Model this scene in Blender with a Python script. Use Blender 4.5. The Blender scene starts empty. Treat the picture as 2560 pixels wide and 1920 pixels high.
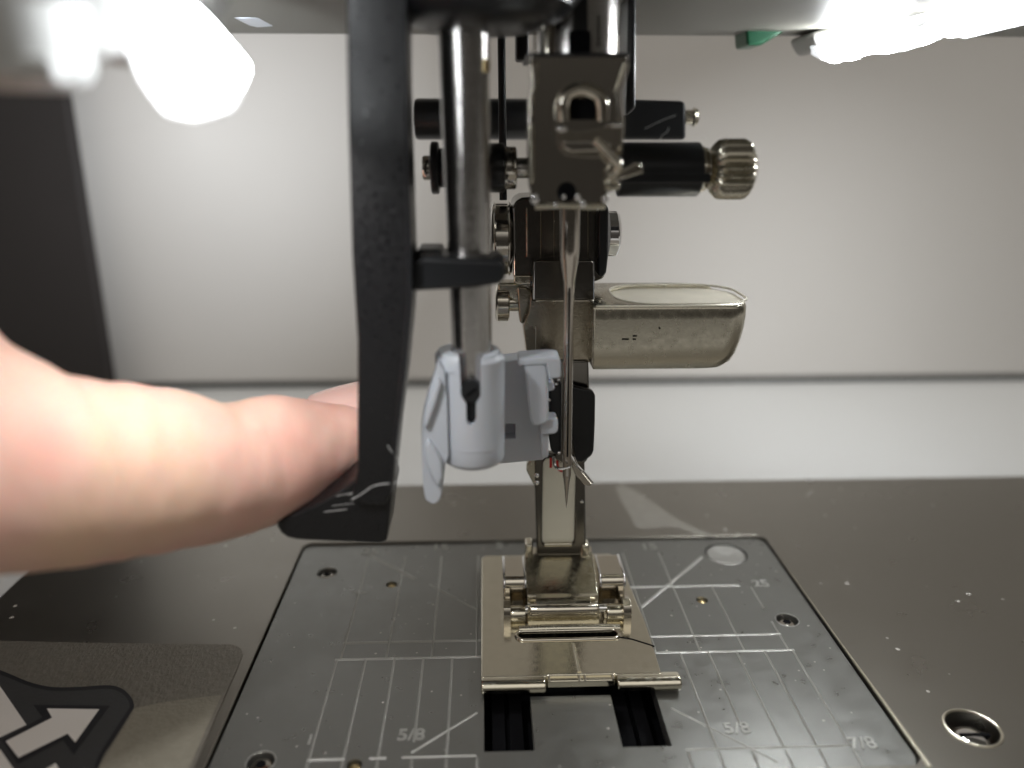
import bpy, bmesh, math, random
from mathutils import Vector, Matrix, noise
R = math.radians
random.seed(7)
S = bpy.context.scene
COL = S.collection
S.unit_settings.scale_length = 0.001          # one unit is one millimetre

# ------------------------------------------------------------------ camera, world, lights, exposure
F = 1970.0                                    # focal length in pixels of the 2560 px wide photograph
PITCH, YAW = R(17.2), R(2.0)
CAM = Vector((-8.7, -84.0, 54.7))
cd = bpy.data.cameras.new('camera'); cam = bpy.data.objects.new('camera', cd); COL.objects.link(cam)
cam.location = CAM
cam.rotation_euler = (R(90) - PITCH, 0, -YAW)
cd.sensor_width = 360.0; cd.lens = 360.0 * F / 2560.0
cd.clip_start = 2.0; cd.clip_end = 3000.0
cd.dof.use_dof = True; cd.dof.focus_distance = 86.0
cd.dof.aperture_fstop = cd.lens * 1e-3 / 2.05; cd.dof.aperture_blades = 0
S.camera = cam

W = bpy.data.worlds.new("World"); S.world = W; W.use_nodes = True
wn = W.node_tree; bgn = wn.nodes['Background']
# a dim room: dark floor and photographer below eye level, paler ceiling above
bgn.inputs['Strength'].default_value = 1.0
_tc = wn.nodes.new('ShaderNodeTexCoord'); _sx = wn.nodes.new('ShaderNodeSeparateXYZ'); _cr = wn.nodes.new('ShaderNodeValToRGB')
wn.links.new(_tc.outputs['Generated'], _sx.inputs[0]); wn.links.new(_sx.outputs['Z'], _cr.inputs[0]); wn.links.new(_cr.outputs[0], bgn.inputs['Color'])
_e = _cr.color_ramp.elements; _e[0].position = 0.0; _e[0].color = (.033, .030, .026, 1); _e[1].position = .62; _e[1].color = (.72, .69, .64, 1)
_e.new(.22).color = (.06, .055, .048, 1)

def area(name, loc, target, size, power, color, spread=180):
    l = bpy.data.lights.new(name, 'AREA'); l.shape = 'DISK'; l.size = size; l.energy = power; l.color = color
    l.spread = R(spread)
    o = bpy.data.objects.new(name, l); COL.objects.link(o); o.location = loc
    d = Vector(target) - Vector(loc); o.rotation_euler = d.to_track_quat('-Z', 'Y').to_euler()
    return o
# unseen fill light added above and behind the machine head: lights the wall and the table behind
area('wall_fill', (70, 26, 430), (70, 100, 30), 120, 1.7e5, (1.0, 0.965, 0.92))

S.view_settings.view_transform = 'Standard'; S.view_settings.look = 'None'
S.view_settings.gamma = 1; S.view_settings.exposure = 0.3
try:
    S.cycles.use_denoising = True
    S.cycles.max_bounces = 8; S.cycles.glossy_bounces = 5; S.cycles.sample_clamp_indirect = 6
except Exception: pass

# ------------------------------------------------------------------ where a measured sight line meets a plane
_M = cam.rotation_euler.to_matrix()
def ray(px, py): return (_M @ Vector(((px - 1280) / F, -(py - 960) / F, -1.0)))
def P(px, py, Y):
    d = ray(px, py); t = (Y - CAM.y) / d.y; return CAM + d * t
def G(px, py, z=0.0):
    d = ray(px, py); t = (z - CAM.z) / d.z; return CAM + d * t
def SC(p): return F / (-( _M.transposed() @ (Vector(p) - CAM)).z)     # pixels per mm at a point

# ------------------------------------------------------------------ materials
def mat(name, col, rough=0.5, metal=0.0, bump=0.0, bscale=1.0, var=0.0, vscale=0.3, rvar=0.0, emit=None, estr=0,
        coat=0.0, aniso=0.0, sss=0.0, stretch=None, dust=0.0, dscale=1.2, spec=0.5):
    m = bpy.data.materials.new(name); m.use_nodes = True; nt = m.node_tree; b = nt.nodes['Principled BSDF']
    b.inputs['Base Color'].default_value = (*col, 1); b.inputs['Roughness'].default_value = rough
    b.inputs['Metallic'].default_value = metal; b.inputs['Coat Weight'].default_value = coat
    b.inputs['Specular IOR Level'].default_value = spec
    if emit: b.inputs['Emission Color'].default_value = (*emit, 1); b.inputs['Emission Strength'].default_value = estr
    L = nt.links.new; N = nt.nodes.new
    tc = N('ShaderNodeTexCoord'); src = tc.outputs['Object']
    if stretch:
        mp = N('ShaderNodeMapping'); mp.inputs['Scale'].default_value = stretch; L(src, mp.inputs['Vector']); src = mp.outputs['Vector']
    def nz(scale, detail=4):
        n = N('ShaderNodeTexNoise'); n.inputs['Scale'].default_value = scale; n.inputs['Detail'].default_value = detail
        L(src, n.inputs['Vector']); return n.outputs['Fac']
    colsock = None
    if var:
        mx = N('ShaderNodeMix'); mx.data_type = 'RGBA'; mx.inputs[6].default_value = (*[c * (1 - var) for c in col], 1)
        mx.inputs[7].default_value = (*[min(1, c * (1 + var)) for c in col], 1); L(nz(vscale), mx.inputs[0]); colsock = mx.outputs[2]
    if dust:
        r = N('ShaderNodeValToRGB'); r.color_ramp.elements[0].position = 1 - dust; r.color_ramp.elements[1].position = 1 - dust + 0.02
        v = N('ShaderNodeTexVoronoi'); v.inputs['Scale'].default_value = dscale; L(tc.outputs['Object'], v.inputs['Vector'])
        n2 = N('ShaderNodeTexNoise'); n2.inputs['Scale'].default_value = .11; L(tc.outputs['Object'], n2.inputs['Vector'])
        sb_ = N('ShaderNodeMath'); sb_.operation = 'SUBTRACT'; sb_.inputs[0].default_value = 1.0; L(v.outputs['Distance'], sb_.inputs[1])
        ad = N('ShaderNodeMath'); ad.operation = 'MULTIPLY_ADD'; ad.inputs[1].default_value = .12; L(n2.outputs['Fac'], ad.inputs[0]); L(sb_.outputs[0], ad.inputs[2])
        L(ad.outputs[0], r.inputs[0])
        mx = N('ShaderNodeMix'); mx.data_type = 'RGBA'; mx.inputs[6].default_value = (*col, 1)
        if colsock: L(colsock, mx.inputs[6])
        mx.inputs[7].default_value = (.55, .52, .48, 1); L(r.outputs[0], mx.inputs[0]); colsock = mx.outputs[2]
        if metal:
            mm = N('ShaderNodeMath'); mm.operation = 'MULTIPLY_ADD'; mm.inputs[1].default_value = -metal; mm.inputs[2].default_value = metal
            L(r.outputs[0], mm.inputs[0]); L(mm.outputs[0], b.inputs['Metallic'])
    if colsock: L(colsock, b.inputs['Base Color'])
    if rvar:
        mr = N('ShaderNodeMapRange'); mr.inputs['To Min'].default_value = max(0.02, rough - rvar); mr.inputs['To Max'].default_value = rough + rvar
        mr.inputs['From Min'].default_value = .3; mr.inputs['From Max'].default_value = .7
        L(nz(vscale * 2.3), mr.inputs[0]); L(mr.outputs[0], b.inputs['Roughness'])
    if bump:
        bp = N('ShaderNodeBump'); bp.inputs['Strength'].default_value = bump; bp.inputs['Distance'].default_value = 0.1
        L(nz(bscale, 6), bp.inputs['Height']); L(bp.outputs[0], b.inputs['Normal'])
    if sss:
        b.inputs['Subsurface Weight'].default_value = sss; b.inputs['Subsurface Radius'].default_value = (3.2, 1.1, 0.6)
        b.inputs['Subsurface Scale'].default_value = 1.0
    return m

M = {}
M['wall'] = mat('wall_paint', (.62, .595, .565), .75, var=.03, vscale=.02, bump=.05, bscale=.5)
M['strip'] = mat('gap_shade', (.055, .058, .055), .7)
M['table'] = mat('white_laminate', (.62, .625, .62), .5, var=.02, vscale=.03)
M['dark'] = mat('dark_backdrop', (.022, .018, .017), .7, var=.3, vscale=.02)
M['bed'] = mat('bed_steel', (.28, .264, .235), .29, .95, bump=.06, bscale=5.0, var=.02, vscale=.08, rvar=.02, dust=.0015, dscale=.30)
M['bed_edge'] = mat('bed_rim_steel', (.72, .67, .55), .32, 1, bump=.2, bscale=4)
M['plate'] = mat('satin_plate', (.25, .252, .24), .32, .8, bump=.08, bscale=6.0, var=.04, vscale=.3, rvar=.05, dust=.015, dscale=.6)
M['groove'] = mat('engraved_metal', (.47, .47, .445), .34, .75, bump=.9, bscale=9)
M['nickel'] = mat('nickel', (.66, .615, .53), .13, 1, bump=.05, bscale=2.5, rvar=.05, vscale=.5)
M['nickel_satin'] = mat('nickel_satin', (.60, .565, .47), .24, 1, bump=.035, bscale=5, rvar=.05, vscale=.6, var=.02)
M['nickel_gold'] = mat('worn_nickel', (.68, .64, .53), .15, 1, bump=.07, bscale=6, rvar=.08, vscale=.8, var=.07)
M['nickel_bright'] = mat('nickel_recess', (.78, .74, .63), .28, .5, bump=.35, bscale=.45, var=.16, vscale=.3)
M['steel'] = mat('drawn_steel', (.56, .545, .53), .20, 1, bump=.14, bscale=2.0, stretch=(1, 1, 12), rvar=.06, vscale=.3)
M['chrome'] = mat('chrome', (.85, .85, .86), .08, 1)
M['black'] = mat('black_plastic', (.007, .007, .008), .33, bump=.22, bscale=2.6, rvar=.08, vscale=1.0)
M['black_smooth'] = mat('black_oxide', (.014, .015, .017), .33, .2, bump=.1, bscale=2)
M['blacksteel'] = mat('dark_polished_steel', (.55, .52, .47), .12, 1, bump=.04, bscale=2)
M['pit'] = mat('cavity_black', (.006, .006, .007), .9, spec=.08)
M['grey'] = mat('grey_plastic', (.53, .555, .60), .42, bump=.08, bscale=1.5, var=.04, vscale=.3, sss=.10)
M['white_plastic'] = mat('white_plastic', (.42, .42, .41), .5)
M['pale'] = mat('pale_enamel', (.90, .88, .76), .4, var=.03, vscale=.4)
M['red'] = mat('red_print', (.55, .02, .02), .5)
M['green'] = mat('green_plastic', (.004, .085, .036), .4)
M['head'] = mat('head_underside', (.15, .145, .125), .5, var=.1, vscale=.05)
M['brass'] = mat('brass', (.66, .52, .28), .3, 1)
M['ink'] = mat('dark_ink', (.045, .046, .048), .45, bump=.2, bscale=2)
M['ink2'] = mat('black_ink', (.012, .012, .016), .45)
M['inkwhite'] = mat('white_ink', (.80, .78, .75), .5)
M['film'] = mat('grainy_film', (.22, .205, .175), .42, .45, bump=1.0, bscale=2.8, var=.16, vscale=1.6, stretch=(1, .55, 1))
M['film_sheen'] = mat('grainy_film_sheen', (.28, .262, .21), .5, .2, bump=.9, bscale=2.6, var=.15, vscale=1.0)
M['lint'] = mat('white_lint', (.75, .75, .74), .8)
M['scratch'] = mat('scuffed_plastic', (.30, .29, .28), .5)
M['needle_steel'] = mat('needle_steel', (.46, .42, .37), .16, 1, bump=.03, bscale=3)
M['shank_steel'] = mat('shank_steel', (.16, .15, .135), .18, 1, bump=.04, bscale=2)
M['holder_steel'] = mat('browned_steel', (.36, .32, .25), .22, 1, bump=.08, bscale=4, rvar=.06, vscale=.6)
M['glare_streak'] = mat('glare_paint', (.36, .345, .31), .5, .6, bump=.1, bscale=2, var=.1, vscale=.5)
M['led'] = mat('led_lens', (1, 1, 1), .3, emit=(.93, .97, 1.0), estr=42)
M['bloom'] = mat('bloom_glow', (.7, .7, .7), .5, emit=(.93, .97, 1.0), estr=.65)  # faint emission standing in for bloom round the lamps
M['led_right'] = mat('led_chip', (1, 1, 1), .3, emit=(.95, .98, 1.0), estr=120)

def skin_mat():
    m = mat('skin', (.80, .48, .34), .58, bump=.35, bscale=1.3, sss=.30, stretch=(1.6, .8, .5), spec=.22)
    nt = m.node_tree; b = nt.nodes['Principled BSDF']; N = nt.nodes.new; L = nt.links.new
    tc = N('ShaderNodeTexCoord'); n1 = N('ShaderNodeTexNoise'); n1.inputs['Scale'].default_value = .10; n1.inputs['Detail'].default_value = 3
    L(tc.outputs['Object'], n1.inputs['Vector'])
    r = N('ShaderNodeValToRGB'); e = r.color_ramp.elements
    e[0].position = .34; e[0].color = (.80, .55, .40, 1); e[1].position = .66; e[1].color = (.82, .46, .38, 1)
    e.new(.5).color = (.81, .52, .42, 1)
    L(n1.outputs['Fac'], r.inputs[0]); L(r.outputs[0], b.inputs['Base Color']); return m
M['skin'] = skin_mat()
M['nail'] = mat('finger_nail', (.80, .52, .46), .25, sss=.2, spec=.5)

# ------------------------------------------------------------------ builders
def tag(o, label=None, cat=None, group=None, kind=None):
    for k, v in (('label', label), ('category', cat), ('group', group), ('kind', kind)):
        if v: o[k] = v
    return o
def thing(name, loc, label, cat, group=None):
    o = bpy.data.objects.new(name, None); COL.objects.link(o); o.location = loc; o.empty_display_size = 2
    return tag(o, label, cat, group)
def wloc(o):
    v = Vector((0, 0, 0))
    while o: v += o.location; o = o.parent
    return v
def obj(name, bm, m, parent=None, smooth=True, bevel=0, seg=3, sub=0, origin=None, angle=30):
    me = bpy.data.meshes.new(name)
    bmesh.ops.recalc_face_normals(bm, faces=bm.faces[:])
    off = wloc(parent) if parent else Vector((0, 0, 0))
    if parent is None:
        if origin is None:
            xs = [v.co for v in bm.verts]; lo = Vector([min(c[i] for c in xs) for i in range(3)]); hi = Vector([max(c[i] for c in xs) for i in range(3)])
            origin = Vector(((lo.x + hi.x) / 2, (lo.y + hi.y) / 2, lo.z))
        off = Vector(origin)
    loc = Vector((0, 0, 0))
    if off.length: bmesh.ops.translate(bm, verts=bm.verts[:], vec=-off)
    bm.to_mesh(me); bm.free()
    if smooth:
        me.shade_smooth(); me.set_sharp_from_angle(angle=R(38))
    me.materials.append(M[m])
    o = bpy.data.objects.new(name, me); COL.objects.link(o)
    if parent: o.parent = parent
    else: o.location = off
    if bevel:
        b = o.modifiers.new('bevel', 'BEVEL'); b.width = bevel; b.segments = seg; b.limit_method = 'ANGLE'; b.angle_limit = R(angle); b.harden_normals = False
        for p in me.polygons: p.use_smooth = True
        at = me.attributes.get('sharp_edge')
        if at: me.attributes.remove(at)
        w = o.modifiers.new('wn', 'WEIGHTED_NORMAL'); w.keep_sharp = False
    if sub:
        s = o.modifiers.new('sub', 'SUBSURF'); s.levels = sub; s.render_levels = sub
    return o
def cut(o, bms):
    """really cut holes: boolean with each bmesh given (world coordinates), result baked into the mesh"""
    off = wloc(o); keep = [(m.type, m.name) for m in o.modifiers]
    tmp = []
    mods = []
    for bm in bms:
        me = bpy.data.meshes.new('cutter'); bmesh.ops.recalc_face_normals(bm, faces=bm.faces[:]); bmesh.ops.translate(bm, verts=bm.verts[:], vec=-off); bm.to_mesh(me); bm.free()
        c = bpy.data.objects.new('cutter', me); COL.objects.link(c)
        if o.parent: c.parent = o.parent
        else: c.location = o.location
        tmp.append(c)
        md = o.modifiers.new('cut', 'BOOLEAN'); md.operation = 'DIFFERENCE'; md.object = c; md.solver = 'EXACT'
        mods.append(md)
    # booleans first
    for md in mods:
        i = o.modifiers.find(md.name)
        o.modifiers.move(i, len([m for m in o.modifiers if m.type == 'BOOLEAN']) - 1 if False else mods.index(md))
    others = [m for m in o.modifiers if m.type != 'BOOLEAN']
    for m in others: m.show_viewport = False
    bpy.context.view_layer.update()
    dg = bpy.context.evaluated_depsgraph_get()
    me2 = bpy.data.meshes.new_from_object(o.evaluated_get(dg))
    for md in [m for m in o.modifiers if m.type == 'BOOLEAN']: o.modifiers.remove(md)
    for m in others: m.show_viewport = True
    old = o.data; o.data = me2; me2.name = old.name
    for c in tmp: bpy.data.objects.remove(c, do_unlink=True)
    if not others:
        me2.shade_smooth(); me2.set_sharp_from_angle(angle=R(38))
    return o
def new(): return bmesh.new()
def curve_px(pts, k=5): return [(v.x, v.y) for v in smoothpath([Vector((x, y, 0)) for x, y in pts], k)]
def box(x0, x1, y0, y1, z0, z1, bm=None):
    bm = bm or new()
    v = [bm.verts.new((x, y, z)) for z in (z0, z1) for x, y in ((x0, y0), (x1, y0), (x1, y1), (x0, y1))]
    for f in ((0, 3, 2, 1), (4, 5, 6, 7), (0, 1, 5, 4), (1, 2, 6, 5), (2, 3, 7, 6), (3, 0, 4, 7)): bm.faces.new([v[i] for i in f])
    return bm
def prism(pts, d, bm=None):
    """closed outline of 3-D points swept along vector d"""
    bm = bm or new(); d = Vector(d)
    a = [bm.verts.new(p) for p in pts]; b = [bm.verts.new(Vector(p) + d) for p in pts]
    bm.faces.new(a); bm.faces.new(b[::-1]); n = len(pts)
    for i in range(n): bm.faces.new((a[i], b[i], b[(i + 1) % n], a[(i + 1) % n]))
    return bm
def fprism(px, Y0, Y1, bm=None):               # outline measured on the plane Y0, going back to Y1
    return prism([P(x, y, Y0) for x, y in px], (0, Y1 - Y0, 0), bm)
def gprism(px, z0, z1, bm=None):               # outline lying on the level z1, going down to z0
    return prism([G(x, y, z1) for x, y in px], (0, 0, z0 - z1), bm)
def frame_of(d):
    d = Vector(d).normalized(); u = d.orthogonal().normalized(); return u, d.cross(u)
def lathe(p0, axis, prof, n=40, bm=None, teeth=0, depth=0):
    """prof: (distance along axis, radius)"""
    bm = bm or new(); p0 = Vector(p0); ax = Vector(axis).normalized(); u, w = frame_of(ax); rings = []
    for s, r in prof:
        ring = []
        for k in range(n):
            a = 2 * math.pi * k / n; rr = r
            if teeth and r > 0: rr = r - depth * (.5 - .5 * math.cos(a * teeth)) * min(1, r / max(q[1] for q in prof)) ** 4
            ring.append(bm.verts.new(p0 + ax * s + (u * math.cos(a) + w * math.sin(a)) * rr))
        rings.append(ring)
    for a, b in zip(rings, rings[1:]):
        for k in range(n): bm.faces.new((a[k], a[(k + 1) % n], b[(k + 1) % n], b[k]))
    bm.faces.new(rings[0]); bm.faces.new(rings[-1][::-1]); return bm
def cyl(p0, p1, r, n=32, bm=None, ch=0.0, r1=None):
    d = Vector(p1) - Vector(p0); L = d.length; r1 = r if r1 is None else r1
    prof = [(0, r), (L, r1)] if not ch else [(0, r - ch), (ch * .3, r - ch * .3), (ch, r), (L - ch, r1), (L - ch * .3, r1 - ch * .3), (L, r1 - ch)]
    return lathe(p0, d, prof, n, bm)
def tube(pts, r, n=12, bm=None, closed=False):
    bm = bm or new(); pts = [Vector(p) for p in pts]; rings = []; N = len(pts); u = None
    rs = r if isinstance(r, (list, tuple)) else [r] * N
    for i, p in enumerate(pts):
        a = pts[(i - 1) % N] if (closed or i) else p; b = pts[(i + 1) % N] if (closed or i < N - 1) else p
        t = (b - a).normalized()
        if u is None: u = t.orthogonal().normalized()
        u = (u - t * u.dot(t)).normalized(); w = t.cross(u)
        rings.append([bm.verts.new(p + (u * math.cos(2 * math.pi * k / n) + w * math.sin(2 * math.pi * k / n)) * rs[i]) for k in range(n)])
    rng = range(N if closed else N - 1)
    for i in rng:
        a, b = rings[i], rings[(i + 1) % N]
        for k in range(n): bm.faces.new((a[k], a[(k + 1) % n], b[(k + 1) % n], b[k]))
    if not closed: bm.faces.new(rings[0][::-1]); bm.faces.new(rings[-1])
    return bm
def smoothpath(pts, k=6):
    pts = [Vector(p) for p in pts]; out = []
    for i in range(len(pts) - 1):
        p0, p1, p2, p3 = pts[max(i - 1, 0)], pts[i], pts[i + 1], pts[min(i + 2, len(pts) - 1)]
        for j in range(k):
            t = j / k
            out.append(.5 * ((2 * p1) + (p2 - p0) * t + (2 * p0 - 5 * p1 + 4 * p2 - p3) * t * t + (3 * p1 - p0 - 3 * p2 + p3) * t ** 3))
    out.append(pts[-1]); return out
def stadium(cx, cy, hw, hh, r, z, n=8):
    out = []
    for sx, sy, a0 in ((1, 1, 0), (-1, 1, 90), (-1, -1, 180), (1, -1, 270)):
        for k in range(n + 1):
            a = R(a0 + 90 * k / n); out.append(Vector((cx + sx * (hw - r) + r * math.cos(a), cy + sy * (hh - r) + r * math.sin(a), z)))
    return out

# ------------------------------------------------------------------ the setting
WY = 106.5
wl = P(180, 575, WY).x
wbot = P(1600, 953, WY).z
wall = obj('wall', box(wl, 420, WY, WY + 6, wbot + .5, 330), 'wall', bevel=1.2)
tag(wall, kind='structure')
obj('shadow_gap', box(wl + 2, 420, WY + 1.5, WY + 5, -5.0, wbot + .5), 'strip', wall)  # dark strip standing for the shadow gap under the wall
tb = obj('table_top', box(-420, 460, -170, 420, -35, -5), 'table', bevel=1.5); tag(tb, kind='structure')
bd = obj('dark_backdrop', box(-520, 520, 300, 306, -5, 420), 'dark'); tag(bd, kind='structure')
dp = P(222, 575, 96).x
pil = obj('dark_panel', box(-400, dp, 96, 99, -5, 300), 'dark', bevel=2.5)
tag(pil, 'dark blurred upright panel at the far left, next to the pale wall', 'panel')

# ------------------------------------------------------------------ machine bed
PX0, PX1, PY0, PY1 = -34.3, 30.8, -26.9, G(1500, 1352, 0).y
BX0, BX1, BY0, BY1 = G(0, 1492, .4).x, 150, -95, G(1500, 1206, .4).y
bed = thing('machine_bed', (20, 0, -5), 'dull steel bed of the sewing machine, around the engraved needle plate', 'machine bed')
bb = obj('bed_cover', box(BX0, BX1, BY0, BY1, -4.8, .4), 'bed', bed, bevel=.15)
rr = stadium((PX0 + PX1) / 2, (PY0 + PY1) / 2, (PX1 - PX0) / 2 + .22, (PY1 - PY0) / 2 + .12, 1.5, 3)
sc_p = G(2431, 1820, .4)
cut(bb, [prism(rr, (0, 0, -10)), cyl((sc_p.x, sc_p.y, -3.2), (sc_p.x, sc_p.y, 3), 2.45, 40)])
# bright rim round the opening for the needle plate, and round the screw hole
rim = [Vector((v.x, v.y, .42)) for v in stadium((PX0 + PX1) / 2, (PY0 + PY1) / 2, (PX1 - PX0) / 2 + .42, (PY1 - PY0) / 2 + .42, 1.8, 0)]
obj('opening_rim', tube([(PX1 + .36, PY0 - .5, .36), (PX1 + .40, PY0 + 8, .38), (PX1 + .34, PY0 + 18, .35), (PX1 + .3, PY1, .3)], [.26, .2, .1, .05], 8), 'bed_edge', bed)
obj('screw_hole_rim', tube([(sc_p.x + 2.5 * math.cos(a), sc_p.y + 2.5 * math.sin(a), .4) for a in [2 * math.pi * k / 40 for k in range(40)]], .16, 8, closed=True), 'bed_edge', bed)
sb = obj('screw', lathe((sc_p.x - .15, sc_p.y - .35, -1.75), (0, 0, 1), [(0, 1.9), (.9, 1.9), (1.35, 1.6), (1.6, .9), (1.65, 0.01)], 40), 'chrome', bed)
obj('drive_slot', box(sc_p.x - 1.3, sc_p.x + 1.6, sc_p.y - .5, sc_p.y - .1, -.4, -.08), 'pit', sb)
obj('bed_cavity', box(PX0 - 1, PX1 + 1, PY0 - 1, PY1 + 1, -4.95, -4.6), 'pit', bed)

obj('glare_streak', prism([G(x, y, .415) for x, y in curve_px([(1538, 1220), (1562, 1214), (1625, 1250), (1700, 1302), (1782, 1338), (1740, 1336), (1680, 1318), (1600, 1322), (1576, 1290), (1552, 1250), (1538, 1220)], 4)[:-1]], (0, 0, -.012)), 'glare_streak', bed)  # glare on the bed, put in as a paler patch
# ------------------------------------------------------------------ needle plate
npl = thing('needle_plate', (0, -4, -2), 'grey needle plate with engraved lines and numbers, under the presser foot', 'needle plate')
body = obj('plate', prism(stadium((PX0 + PX1) / 2, (PY0 + PY1) / 2, (PX1 - PX0) / 2, (PY1 - PY0) / 2, 1.4, 0), (0, 0, -1.6)), 'plate', npl, bevel=.12, seg=2)
slotL = [(1208, 1700), (1326, 1700), (1337, 1880), (1210, 1880)]
slotR = [(1520, 1700), (1632, 1700), (1682, 1873), (1558, 1875)]
aL, bL = G(1210, 1880), G(1337, 1880); aR, bR = G(1558, 1875), G(1682, 1873)
YS = aL.y
cutters = [box(aL.x, bL.x, YS, 8, -3, 3), box(aR.x, bR.x, YS + .15, 8, -3, 3),
           box(bL.x - .5, aR.x + .5, G(1400, 1740).y, -3, -3, 3)]
screws = [G(818, 1432), G(1968, 1550), G(652, 1905)]
pins = [G(979, 1461), G(1755, 1500), G(886, 1912)]
for p in screws: cutters.append(cyl((p.x, p.y, -1.2), (p.x, p.y, 2), 1.32, 32))
for p in pins: cutters.append(cyl((p.x, p.y, -1.0), (p.x, p.y, 2), .72, 24))
rg = G(1815, 1385)
cutters.append(cyl((rg.x, rg.y, -1.0), (rg.x, rg.y, 2), 2.9, 40))
cut(body, cutters)
def plate_screw(p, r=1.2):
    s = obj('plate_screw', lathe((p.x, p.y, -1.2), (0, 0, 1), [(0, r), (.35, r), (.75, r * .82), (.95, r * .4), (.97, .01)], 28), 'blacksteel', npl)
    obj('hex_socket', lathe((p.x, p.y, -.4), (0, 0, 1), [(0, r * .42), (.2, r * .42)], 6), 'pit', s)
    obj('hole_rim', tube([(p.x + 1.34 * math.cos(a), p.y + 1.34 * math.sin(a), 0) for a in [2 * math.pi * k / 28 for k in range(28)]], .07, 6, closed=True), 'groove', s)
for p in screws: plate_screw(p)
for p in pins:
    obj('brass_pin', lathe((p.x, p.y, -1.0), (0, 0, 1), [(0, .6), (.6, .6), (.8, .4), (.85, .01)], 20), 'brass', npl)
obj('magnet_disc', lathe((rg.x, rg.y, -1.0), (0, 0, 1), [(0, 2.7), (.8, 2.7), (.98, 2.5), (.9, 1.2), (.6, .01)], 40), 'groove', npl)
EL = 0
def eline(x0, y0, x1, y1, w=.235, h=.09):
    a, b = Vector((x0, y0, 0)), Vector((x1, y1, 0)); d = (b - a).normalized(); n = Vector((-d.y, d.x, 0)) * w
    bm = new(); e = .004
    v = [bm.verts.new(p) for p in (a - n + Vector((0, 0, e)), a + n + Vector((0, 0, e)), b + n + Vector((0, 0, e)), b - n + Vector((0, 0, e)), a + Vector((0, 0, h)), b + Vector((0, 0, h)))]
    for f in ((0, 4, 5, 3), (4, 1, 2, 5), (0, 1, 4), (3, 5, 2), (0, 3, 2, 1)): bm.faces.new([v[i] for i in f])
    obj('engraved_line', bm, 'groove', npl, smooth=False)
IN = 3.175
yA, yB, yC, yD = G(1100, 1603).y, G(1100, 1644).y, G(1150, 1890).y, G(1700, 1466).y
yT = G(1100, 1388).y
for s in (-1, 1):
    eline(s * 8.9, yA, s * 25.2, yA); eline(s * 8.9, yB, s * 25.6, yB)
    for k in range(4, 9):
        eline(s * k * IN, yB, s * k * IN, yC if not (k == 5) else yC + 1.9, .14)
        eline(s * k * IN, yC - .35, s * k * IN, yC - 2.6, .14)
    for q in (10, 15, 20, 25):
        if s > 0 and q == 25: eline(q, yD - .5, q, yD - 5.4, .13); eline(q, yA + 2.5, q, yB, .13); continue
        if s > 0 and q == 20: eline(q, yD, q, yB, .13); continue
        eline(s * q, yT - .4, s * q, yB, .13)
eline(-3 * IN - .4, yC, -5.3 * IN, yC, .13); eline(-5.75 * IN, yC, -6.25 * IN, yC, .2); eline(-6.95 * IN, yC, -8.05 * IN, yC, .22)
eline(3 * IN + .2, yC + .05, 8 * IN, yC + .05, .13)
eline(3.1 * IN, yC - .3, 3.1 * IN, yC - 2.6, .14); eline(-3.1 * IN, yC - .3, -3.1 * IN, yC - 2.6, .12)
eline(9.2, yD, 23.6, yD, .26); eline(-25.6, yD, -24.0, yD, .2)
def gl(a, b, w=.2):
    p, q = G(*a), G(*b); eline(p.x, p.y, q.x, q.y, w)
gl((925, 1388), (1038, 1448), .3); gl((1074, 1462), (1192, 1524), .16); gl((1755, 1392), (1604, 1518), .26)
gl((1028, 1882), (1192, 1782), .16); gl((1678, 1770), (1945, 1906), .14)
def text(s, size, p, rot=0, name='number'):
    c = bpy.data.curves.new('t', 'FONT'); c.body = s; c.size = size; c.extrude = .025; c.bevel_depth = .035; c.bevel_resolution = 1; c.align_x = 'CENTER'; c.align_y = 'CENTER'; c.offset = .02
    t = bpy.data.objects.new('t', c); COL.objects.link(t); bpy.context.view_layer.update()
    me = bpy.data.meshes.new_from_object(t.evaluated_get(bpy.context.evaluated_depsgraph_get())); bpy.data.objects.remove(t, do_unlink=True)
    bm = new(); bm.from_mesh(me); bmesh.ops.rotate(bm, verts=bm.verts[:], cent=(0, 0, 0), matrix=Matrix.Rotation(rot, 3, 'Z'))
    bmesh.ops.translate(bm, verts=bm.verts[:], vec=(p.x, p.y, .02)); return obj(name, bm, 'groove', npl)
text('5/8', 2.1, G(1028, 1838)); text('5/8', 2.1, G(1842, 1822)); text('7/8', 2.1, G(2155, 1860)); text('1', 1.8, G(775, 1850))
text('25', 2.3, G(925, 1380)); text('15', 2.3, G(1100, 1368)); text('15', 2.3, G(1622, 1368)); text('5', 2.3, G(1248, 1364)); text('25', 2.2, G(1902, 1460))
# feed dogs sunk in the openings
def feed_dog(x0, x1, label):
    t = thing('feed_dog', ((x0 + x1) / 2, YS + 5, -1.5), label, 'feed dog', 'feed dogs below the presser foot')
    xa, xb = x0 + .8, x1 - .8
    bmt = new(); yf = YS + 2.6
    prof = []
    for k in range(13):
        prof += [Vector((xa, yf + k * .9, -3.0)), Vector((xa, yf + k * .9 + .8, -2.65))]
    prof += [Vector((xa, yf + 12, -3.6)), Vector((xa, yf, -3.6))]
    obj('toothed_bar', prism(prof, ((xb - xa) * .42, 0, 0), bmt), 'pit', t, smooth=False)
    p2 = [v + Vector(((xb - xa) * .58, 0, 0)) for v in prof]
    obj('toothed_bar', prism(p2, ((xb - xa) * .42, 0, 0)), 'pit', t, smooth=False)
    obj('carrier', box(xa, xb, yf - .2, yf + 12, -4.3, -3.62), 'pit', t)
feed_dog(aL.x, bL.x, 'black feed dog in the left opening before the presser foot')
feed_dog(aR.x, bR.x, 'black feed dog in the right opening before the presser foot')

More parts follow.
